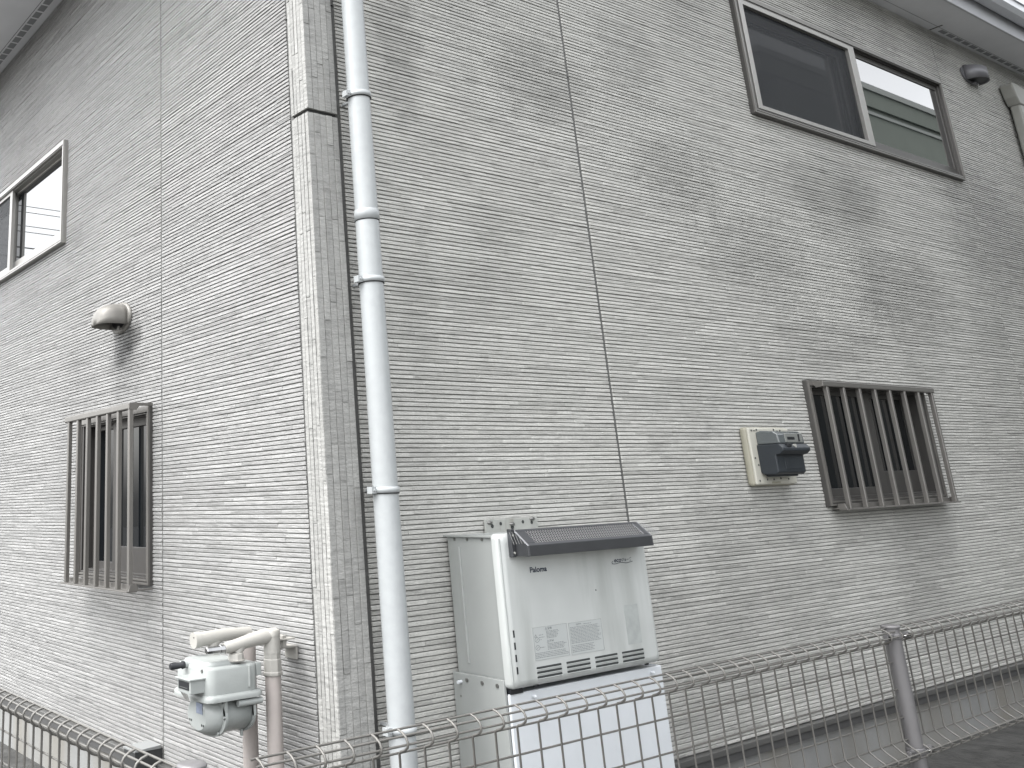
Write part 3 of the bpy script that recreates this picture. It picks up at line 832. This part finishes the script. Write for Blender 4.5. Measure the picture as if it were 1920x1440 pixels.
# expanded-metal grille in the sloping face
s = MB()
xa, xb = hood_x0+0.062, hood_x1-0.045
def slope(t): return (-0.3695-0.0545*t, 1.8685-0.0455*t)
nx = 46
for i in range(-6, nx+6):
    for sgn in (1, -1):
        x0_ = xa+(xb-xa)*i/nx; x1_ = x0_+sgn*0.036
        t0, t1 = 0.0, 1.0
        def cl(xv): return (xv-x0_)/(x1_-x0_)
        if min(x0_, x1_) < xa:
            if x0_ < xa: t0 = max(0, cl(xa))
            else: t1 = min(1, cl(xa))
        if max(x0_, x1_) > xb:
            if x0_ > xb: t0 = max(t0, cl(xb))
            else: t1 = min(t1, cl(xb))
        if t1-t0 < 0.05 or t0 >= 1 or t1 <= 0: continue
        pa, pb = slope(t0), slope(t1)
        s.tube([(x0_+(x1_-x0_)*t0, pa[0], pa[1]), (x0_+(x1_-x0_)*t1, pb[0], pb[1])], 0.0011, 4)
s.build('exhaust_mesh', 'mesh_metal', eh)
s = MB(); s.quad((xa, -0.362, 1.858), (xb, -0.362, 1.858), (xb, -0.414, 1.812), (xa, -0.414, 1.812)); s.build('exhaust_mouth', 'black', eh)
each('hood_screw', 'galv', eh, [C((0.621, -0.3685, z), (0.621, -0.3715, z), 0.005, 10) for z in (1.785, 1.855)])
# bracket above, on the wall
s = MB(); s.box(0.822, 1.178, -0.014, -0.006, 1.846, 1.909); s.box(0.86, 1.10, -0.014, 0.0, 1.840, 1.852)
br = s.build('fixing_plate', 'galv', wh, bevel=0.002)
each('plate_hole', 'slot', br, [C((x, -0.013, z), (x, -0.0152, z), r_, 14) for (x, z, r_) in [(0.925, 1.889, 0.008), (1.075, 1.891, 0.008), (0.868, 1.880, 0.009), (1.135, 1.886, 0.008), (1.0, 1.870, 0.010)]])
for (x, z) in [(0.853, 1.896), (1.140, 1.903), (1.0, 1.884)]:
    s = MB(); s.ell((x, z), 'y', [(-0.014, 0.017, 0.009), (-0.020, 0.015, 0.008), (-0.024, 0.006, 0.004)], 12); s.build('plate_bolt', 'screw', br)
s = MB()
s.box(0.590, 1.525, -0.30, -0.02, 1.258, 1.272); s.box(0.572, 0.640, -0.318, -0.27, 1.243, 1.262)
s.cyl((0.71, -0.325, 1.258), (0.71, -0.325, 1.266), 0.01, 10); s.cyl((1.44, -0.325, 1.258), (1.44, -0.325, 1.266), 0.01, 10)
s.build('underside', 'black', wh)

# piping cover below
pc = thing('piping_cover', 'white sheet metal cover below the water heater, behind the fence wires', 'pipe cover', (1.05, 0, GZ))
s = MB()
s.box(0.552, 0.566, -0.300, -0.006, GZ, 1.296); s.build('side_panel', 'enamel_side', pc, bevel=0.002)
s = MB(); s.box(0.566, 1.562, -0.312, -0.298, GZ, 1.243); s.box(1.548, 1.562, -0.298, -0.006, GZ, 1.243); s.box(0.578, 1.550, -0.305, -0.006, 1.228, 1.240)
s.build('front_panel', 'enamel_white', pc, bevel=0.006, seg=3)
for (x, z) in ((0.70, 1.222), (1.478, 1.222)):
    s = MB(); s.tube([(x, -0.311, z), (x, -0.330, z), (x, -0.334, z)], 0.007, 12, radii=[0.007, 0.007, 0.004]); s.build('white_thumb_screw', 'enamel_white', pc)
s = MB(); s.tube([(0.553, -0.055, 1.262), (0.530, -0.055, 1.262)], 0.007, 12); s.build('white_thumb_screw', 'enamel_white', pc)
each('panel_screw', 'screw', pc, [C((0.553, y, 1.272), (0.548, y, 1.272), 0.008, 12) for y in (-0.09, -0.18, -0.265)] + [C((0.553, -0.045, 1.205), (0.5505, -0.045, 1.205), 0.004, 8)])

# ------------------------------------------------------------------ gas pipes and meter
GX = -0.15
def gas_riser(name_label, y, ztop, label):
    g = thing('gas_pipe', label, 'gas pipe', (GX, y, GZ), 'gas risers')
    s = MB(); s.tube([(GX, y, GZ-0.02), (GX, y, ztop)], 0.034, 24); s.build('riser', 'gaspipe', g)
    return g
gA = gas_riser('a', 0.34, 1.335, 'beige gas riser nearest the corner, with octagonal collar and chrome plug')
s = MB(); s.ell((GX, 0.34), 'z', [(1.322, 0.040, 0.040), (1.326, 0.042, 0.042), (1.336, 0.042, 0.042), (1.338, 0.039, 0.039), (1.385, 0.0385, 0.0385), (1.388, 0.036, 0.036), (1.415, 0.037, 0.037), (1.42, 0.034, 0.034)], 8, smooth=False)
s.build('octagonal_collar', 'gasfit', gA, bevel=0.002)
s = MB()
s.tube([(GX, 0.34, 1.41), (GX, 0.34, 1.49)], 0.036, 22)
s.tube([(GX+0.02, 0.34, 1.478), (GX-0.04, 0.34, 1.476), (GX-0.10, 0.34, 1.470), (GX-0.15, 0.34, 1.462), (GX-0.19, 0.34, 1.455), (GX-0.235, 0.34, 1.450)], 0.022, 18, radii=[0.030, 0.031, 0.027, 0.025, 0.024, 0.021])
s.tube([(GX-0.145, 0.34, 1.462), (GX-0.165, 0.34, 1.445), (GX-0.175, 0.34, 1.425)], 0.022, 16)
s.ell((GX, 0.34), 'z', [(1.476, 0.037, 0.037), (1.494, 0.037, 0.037), (1.500, 0.033, 0.033)], 20)
s.build('header', 'gasfit', gA)
s = MB()
s.ell((0.34, 1.449), 'x', [(GX-0.230, 0.018, 0.018), (GX-0.256, 0.018, 0.018), (GX-0.257, 0.015, 0.015), (GX-0.300, 0.015, 0.015), (GX-0.318, 0.014, 0.014), (GX-0.322, 0.011, 0.011)], 8, smooth=False); s.build('chrome_plug', 'chrome', gA)
s = MB()
s.box(-0.13, -0.03, 0.335, 0.385, 1.452, 1.458); s.box(-0.10, -0.002, 0.36, 0.45, 1.415, 1.421); s.box(-0.012, -0.002, 0.36, 0.45, 1.365, 1.42)
s.box(-0.09, -0.07, 0.345, 0.40, 1.42, 1.47)
s.build('wall_bracket', 'gasfit', gA, bevel=0.002)
s = MB(); s.cyl((-0.0905, 0.375, 1.455), (-0.096, 0.375, 1.455), 0.010, 12); s.build('bracket_bolt', 'screw', gA)

gB = gas_riser('b', 0.535, 1.44, 'beige gas riser behind the meter, its header capped at the outer end')
s = MB()
s.tube([(GX+0.01, 0.535, 1.472), (GX-0.06, 0.535, 1.474), (GX-0.13, 0.535, 1.474), (GX-0.20, 0.535, 1.469), (GX-0.245, 0.535, 1.467)], 0.026, 20, radii=[0.024, 0.024, 0.027, 0.029, 0.030])
s.tube([(GX-0.245, 0.535, 1.467), (GX-0.275, 0.535, 1.466)], 0.033, 18)
s.tube([(GX-0.15, 0.535, 1.466), (GX-0.18, 0.535, 1.44), (GX-0.183, 0.535, 1.425)], 0.022, 16)
s.tube([(GX, 0.535, 1.43), (GX, 0.535, 1.472)], 0.032, 18)
s.build('header', 'gasfit', gB)
s = MB(); s.cyl((GX-0.2755, 0.527, 1.478), (GX-0.2775, 0.527, 1.478), 0.003, 8); s.build('cap_hole', 'slot', gB)

gm = thing('gas_meter', 'light grey cast gas meter hanging from two beige pipe headers', 'gas meter', (-0.35, 0.44, 1.10))
CY = 0.445
s = MB()
# upper casting: rounded block
def rblock(mb, x0, x1, y0, y1, z0, z1, r, taper=0.0):
    rs = []
    def rr(z, ins):
        p = []
        for (cx_, cy_, a0) in ((x1-r, y1-r, 0), (x0+r, y1-r, 90), (x0+r, y0+r, 180), (x1-r, y0+r, 270)):
            for i in range(7):
                a = R(a0+15*i); p.append((cx_+(r-ins)*math.cos(a), cy_+(r-ins)*math.sin(a), z))
        return p
    rs = [rr(z0, taper), rr(z0+0.004, 0), rr(z1-0.012, 0), rr(z1-0.004, 0.004), rr(z1, 0.012)]
    mb.rings(rs, True, True)
rblock(s, -0.490, -0.240, 0.300, 0.590, 1.282, 1.388, 0.045)
rblock(s, -0.475, -0.300, 0.330, 0.560, 1.380, 1.404, 0.045)
up = s.build('upper_casting', 'gasgrey', gm)
s = MB(); rblock(s, -0.498, -0.222, 0.286, 0.604, 1.262, 1.286, 0.040); s.build('flange', 'gasgrey', gm)
s = MB()
s.ell((CY, 1.198), 'x', [(-0.255, 0.10, 0.065), (-0.262, 0.128, 0.078), (-0.40, 0.128, 0.078)], 32); s.build('lower_casting', 'gasgrey', gm)
s = MB()
s.ell((CY, 1.196), 'x', [(-0.398, 0.148, 0.086), (-0.410, 0.148, 0.086)], 32)
s.ell((CY, 1.196), 'x', [(-0.262, 0.140, 0.083), (-0.272, 0.140, 0.083)], 32)
for yy in (0.31, 0.58): s.box(-0.41, -0.398, yy-0.008, yy+0.008, 1.19, 1.262); s.box(-0.272, -0.262, yy-0.008, yy+0.008, 1.19, 1.262)
s.build('rim', 'gasgrey', gm)
s = MB()
s.ell((CY, 1.195), 'x', [(-0.409, 0.126, 0.078), (-0.425, 0.122, 0.076), (-0.445, 0.105, 0.068), (-0.457, 0.088, 0.060), (-0.462, 0.076, 0.054)], 32)
fr = s.build('front_cap', 'gasgrey', gm)
s = MB(); s.box(-0.4645, -0.461, 0.395, 0.445, 1.205, 1.245)
s.build('blue_sticker', mat('faded_blue_print', (0.27, 0.31, 0.40), 0.5, noise=0.25, nscale=60), fr)
each('cap_marking', 'slot', fr, [B(-0.4635, -0.461, yy, yy+0.007, zz, zz+0.008) for (yy, zz) in ((0.50, 1.168), (0.486, 1.168), (0.400, 1.160), (0.386, 1.160))])
for k in range(7):
    a = 2*math.pi*k/7+0.4
    s = MB(); s.cyl((-0.406, CY+math.cos(a)*0.140, 1.196+math.sin(a)*0.080), (-0.418, CY+math.cos(a)*0.140, 1.196+math.sin(a)*0.080), 0.005, 8); s.build('bolt', 'gasgrey', gm)
each('boss', 'gasgrey', gm, [C((-0.33, 0.330, 1.238), (-0.33, 0.306, 1.238), 0.008, 10), C((-0.285, CY-0.06, 1.13), (-0.285, CY-0.06, 1.105), 0.007, 10)])
each('casting_lug', 'gasgrey', gm, [B(-0.300, -0.292, 0.288, 0.31, 1.30, 1.384), B(-0.25, -0.225, 0.31, 0.35, 1.335, 1.385)], bevel=0.003)
s = MB(); s.cyl((-0.35, 0.302, 1.244), (-0.235, 0.302, 1.244), 0.013, 12); s.build('bypass_tube', 'gasgrey', gm)
s = MB(); s.box(-0.552, -0.480, 0.330, 0.440, 1.297, 1.350); s.box(-0.560, -0.484, 0.324, 0.446, 1.346, 1.354)
ds = s.build('counter_housing', 'gasgrey', gm, bevel=0.003)
s = MB(); s.box(-0.5545, -0.551, 0.342, 0.428, 1.312, 1.341); s.build('counter_window', 'black', ds)
s = MB()
s.box(-0.5555, -0.554, 0.352, 0.418, 1.3185, 1.3195)
s.build('counter_rule', 'lcd', ds)
s = MB(); s.quad((-0.553, 0.352, 1.297), (-0.548, 0.425, 1.297), (-0.530, 0.420, 1.268), (-0.536, 0.372, 1.270)); s.build('seal_tag', mat('clear_tag', (0.5, 0.5, 0.48), 0.2, noise=0.5, nscale=80), ds)
s = MB(); s.tube([(-0.488, 0.478, 1.386), (-0.500, 0.478, 1.386)], 0.013, 14); s.build('cap_neck', 'gasgrey', gm)
s = MB(); s.tube([(-0.500, 0.478, 1.386), (-0.510, 0.478, 1.386), (-0.515, 0.478, 1.386), (-0.560, 0.478, 1.386), (-0.566, 0.478, 1.386)], 0.014, 14, radii=[0.014, 0.016, 0.012, 0.014, 0.011]); s.build('black_reset_cap', 'black', gm)
s = MB(); s.cyl((-0.486, 0.345, 1.376), (-0.493, 0.345, 1.376), 0.007, 12); s.build('plug_screw', 'screw', gm)
for yy in (0.34, 0.535):
    s = MB(); s.ell((GX-0.180, yy), 'z', [(1.398, 0.038, 0.038), (1.4025, 0.040, 0.040), (1.404, 0.033, 0.033), (1.426, 0.031, 0.031), (1.429, 0.022, 0.022)], 10, smooth=False)
    s.build('union_nut', 'gasfit', gm)

# dark junction box at the foot of the end wall
jb = thing('wall_box', 'dark grey box with a pale sloping lid at the foot of the end wall', 'box', (-0.07, 1.68, GZ))
s = MB(); s.box(-0.160, 0.0, 1.665, 1.80, 0.50, 0.796); s.build('box_body', mat('dark_box_paint', (0.055, 0.057, 0.058), 0.5), jb, bevel=0.003)
s = MB(); s.prism([(-0.164, 0.796), (-0.164, 0.803), (-0.012, 0.812), (-0.012, 0.796)], lambda x, z: (x, 1.661, z), lambda x, z: (x, 1.804, z))
s.build('lid', mat('box_lid_paint', (0.33, 0.34, 0.34), 0.45), jb)

# ------------------------------------------------------------------ mesh fences
FZ = 1.280
def fence(F, label, us, top, kink_top, hz, bot, posts, u_lo, u_hi, joints, wr, posts_label=None, cap=True, posloc=(0, 0, 0)):
    """F(u, d, z): d = distance towards the street. Folded wire panels between round posts"""
    t = thing('mesh_fence', label, 'fence', posloc)
    prof = [(0.0, top)]
    h = top-kink_top
    # loop: leaves the back wire, bulges towards the street and returns
    for a, dd in ((0.10, 0.022), (0.28, 0.040), (0.50, 0.048), (0.70, 0.044), (0.86, 0.028), (0.97, 0.006)):
        prof.append((dd, top-h*a))
    prof.append((0.0, kink_top-0.004))
    prof.append((0.0, hz[-1]+0.012))
    b = bot
    prof += [(0.006, hz[-1]), (0.035, hz[-1]-0.022), (0.058, hz[-1]-0.034), (0.070, b+0.030), (0.066, b+0.012), (0.045, b), (0.018, b-0.004), (0.0, b+0.002)]
    bounds = [u_lo] + joints + [u_hi]
    for i in range(len(bounds)-1):
        a_, b_ = bounds[i], bounds[i+1]
        s = MB()
        for u in us:
            if a_ < u < b_: s.tube([F(u, dd, z) for dd, z in prof], wr, 6)
        e0, e1 = max(a_, us[0]-0.03)+0.012, min(b_, us[-1]+0.03)-0.012
        hw = [(-wr*1.7, top-0.002), (0.036-wr*1.7, top-h*0.22), (0.048-wr*1.7, top-h*0.58), (-wr*1.7, kink_top-0.004)] + [(-wr*1.7, z) for z in hz] + [(0.068, hz[-1]-0.042), (0.058, bot+0.004), (0.0, bot+0.002)]
        for dd, z in hw: s.tube([F(e0, dd, z), F(e1, dd, z)], wr*0.92, 6)
        s.build('wire_panel', 'fence', t)
    for (u, ztop) in posts:
        s = MB(); p0, p1 = F(u, 0.0, GZ-0.05), F(u, 0.0, ztop)
        s.tube([p0, p1], 0.040, 26); po = s.build('post', 'fence_post', t)
        s = MB(); c = F(u, 0, 0)
        s.ell((c[0], c[1]), 'z', [(ztop-0.012, 0.041, 0.041), (ztop-0.009, 0.045, 0.045), (ztop-0.002, 0.046, 0.046), (ztop+0.003, 0.043, 0.043), (ztop+0.005, 0.025, 0.025), (ztop+0.0055, 0.002, 0.002)], 26)
        s.build('post_cap', 'fence_post', po)
        for z in (ztop-0.048, bot+0.018):
            s = MB()
            s.ell((c[0], c[1]), 'z', [(z-0.014, 0.0405, 0.0405), (z-0.014, 0.044, 0.044), (z+0.014, 0.044, 0.044), (z+0.014, 0.0405, 0.0405)], 24)
            for sg in (-1, 1):
                q0, q1 = F(u+sg*0.042, 0.010, z-0.013), F(u+sg*0.115, 0.032, z+0.013)
                s.box(q0[0], q1[0], q0[1], q1[1], q0[2], q1[2])
            cl = s.build('clamp', 'fence_post', po, bevel=0.003)
            each('clamp_bolt', 'chrome', cl, [C(F(u+sg*0.105, 0.030, z), F(u+sg*0.105, 0.042, z), 0.008, 6) for sg in (-1, 1)] + [C(F(u+0.036, 0.036, z), F(u+0.040, 0.052, z), 0.008, 8)])
    return t
FRr = lambda u, d_, z: (u, -0.6-d_, z)
usR = [-0.830+0.1125*i for i in range(70)]
fence(FRr, 'brown grey wire mesh fence along the side wall, in front of the water heater', usR, 1.282, 1.213, [1.117, 0.992, 0.862, 0.762], 0.690, [(3.098, 1.290)], -0.93, 7.2, [3.098], 0.0044, posloc=(3.1, -0.6, GZ))
FLl = lambda u, d_, z: (-1.03-d_, u, z)
usL = [-0.45+0.0955*i for i in range(42)]
fence(FLl, 'wire mesh fence along the end wall, lower left, running up to the corner post', usL, 1.262, 1.193, [1.100, 0.975, 0.845, 0.742], 0.672, [(-0.555, 1.290)], -0.52, 3.6, [], 0.0050, posloc=(-1.03, 0, GZ))

# ------------------------------------------------------------------ ground and kerb
s = MB(); s.box(-60, 60, -60, 60, GZ-0.3, GZ); s.build('ground', 'ground', None, kind='structure')
s = MB(); s.quad((-14, -40, GZ+0.004), (3.5, -40, GZ+0.004), (3.5, -1.5, GZ+0.004), (-14, -1.5, GZ+0.004)); s.build('bounce_lane', 'bounce_lane', None, kind='structure')  # unseen lane; paleness and extent shaped to bounce light onto the walls
kb = MB()
x = -1.25
rng = random.Random(2)
while x < 11:
    kb.box(x+0.004, x+0.716, -0.71, -0.49, GZ-0.05, 0.452); x += 0.72
kb.build('kerb', 'block', None, bevel=0.008, kind='structure')
kb = MB(); y = -0.48
while y < 7:
    kb.box(-1.14, -0.92, y+0.004, y+0.716, GZ-0.05, 0.440); y += 0.72
kb.build('kerb', 'block', None, bevel=0.008, kind='structure')

# ------------------------------------------------------------------ what the windows mirror, and an added light blocker
nb = thing('neighbour_house', 'green grey house across the lane, seen only as a reflection in the upper side window', 'house', (26, -7, GZ))
s = MB(); s.box(17.0, 44, -14, -6.06, GZ, 10.30); s.build('wall', 'neigh', nb)
s = MB(); s.box(6.3, 17.0, -14, -3.7, GZ, 6.7); s.build('shade_block', 'shade_block_mat', nb)  # unseen block added to darken the right end of the side wall
s = MB(); s.box(16.4, 44.5, -14.4, -6.0, 10.30, 10.72); s.build('eave', 'neigh', nb)
s = MB(); s.box(16.3, 44.6, -14.5, -5.96, 10.72, 10.86); s.box(17.0, 44, -6.06, -6.03, 10.12, 10.20); s.build('fascia', 'neigh_trim', nb)
s = MB(); s.add([(16.3, -14.5, 10.87), (44.6, -14.5, 10.87), (44.6, -5.96, 10.87), (16.3, -5.96, 10.87), (21, -10.2, 11.6), (40, -10.2, 11.6)],
                [(0, 4, 5, 1), (1, 5, 2), (2, 5, 4, 3), (3, 4, 0)]); s.build('roof', 'roof', nb)
names_ = ['topmost', 'second', 'third', 'fourth', 'fifth', 'lowest']
for k, z in enumerate((17.3, 17.0, 16.3, 16.0, 15.2, 14.7)):
    s = MB(); s.tube([(-34+3.9*i, 40, z-1.2*(1-((i-5)/5)**2)) for i in range(11)], 0.018 if k < 4 else 0.032, 6)
    s.build('power_cable', 'wire', None, label='%s of the thin power cables mirrored in the upper end window' % names_[k], category='cable', group='power cables')
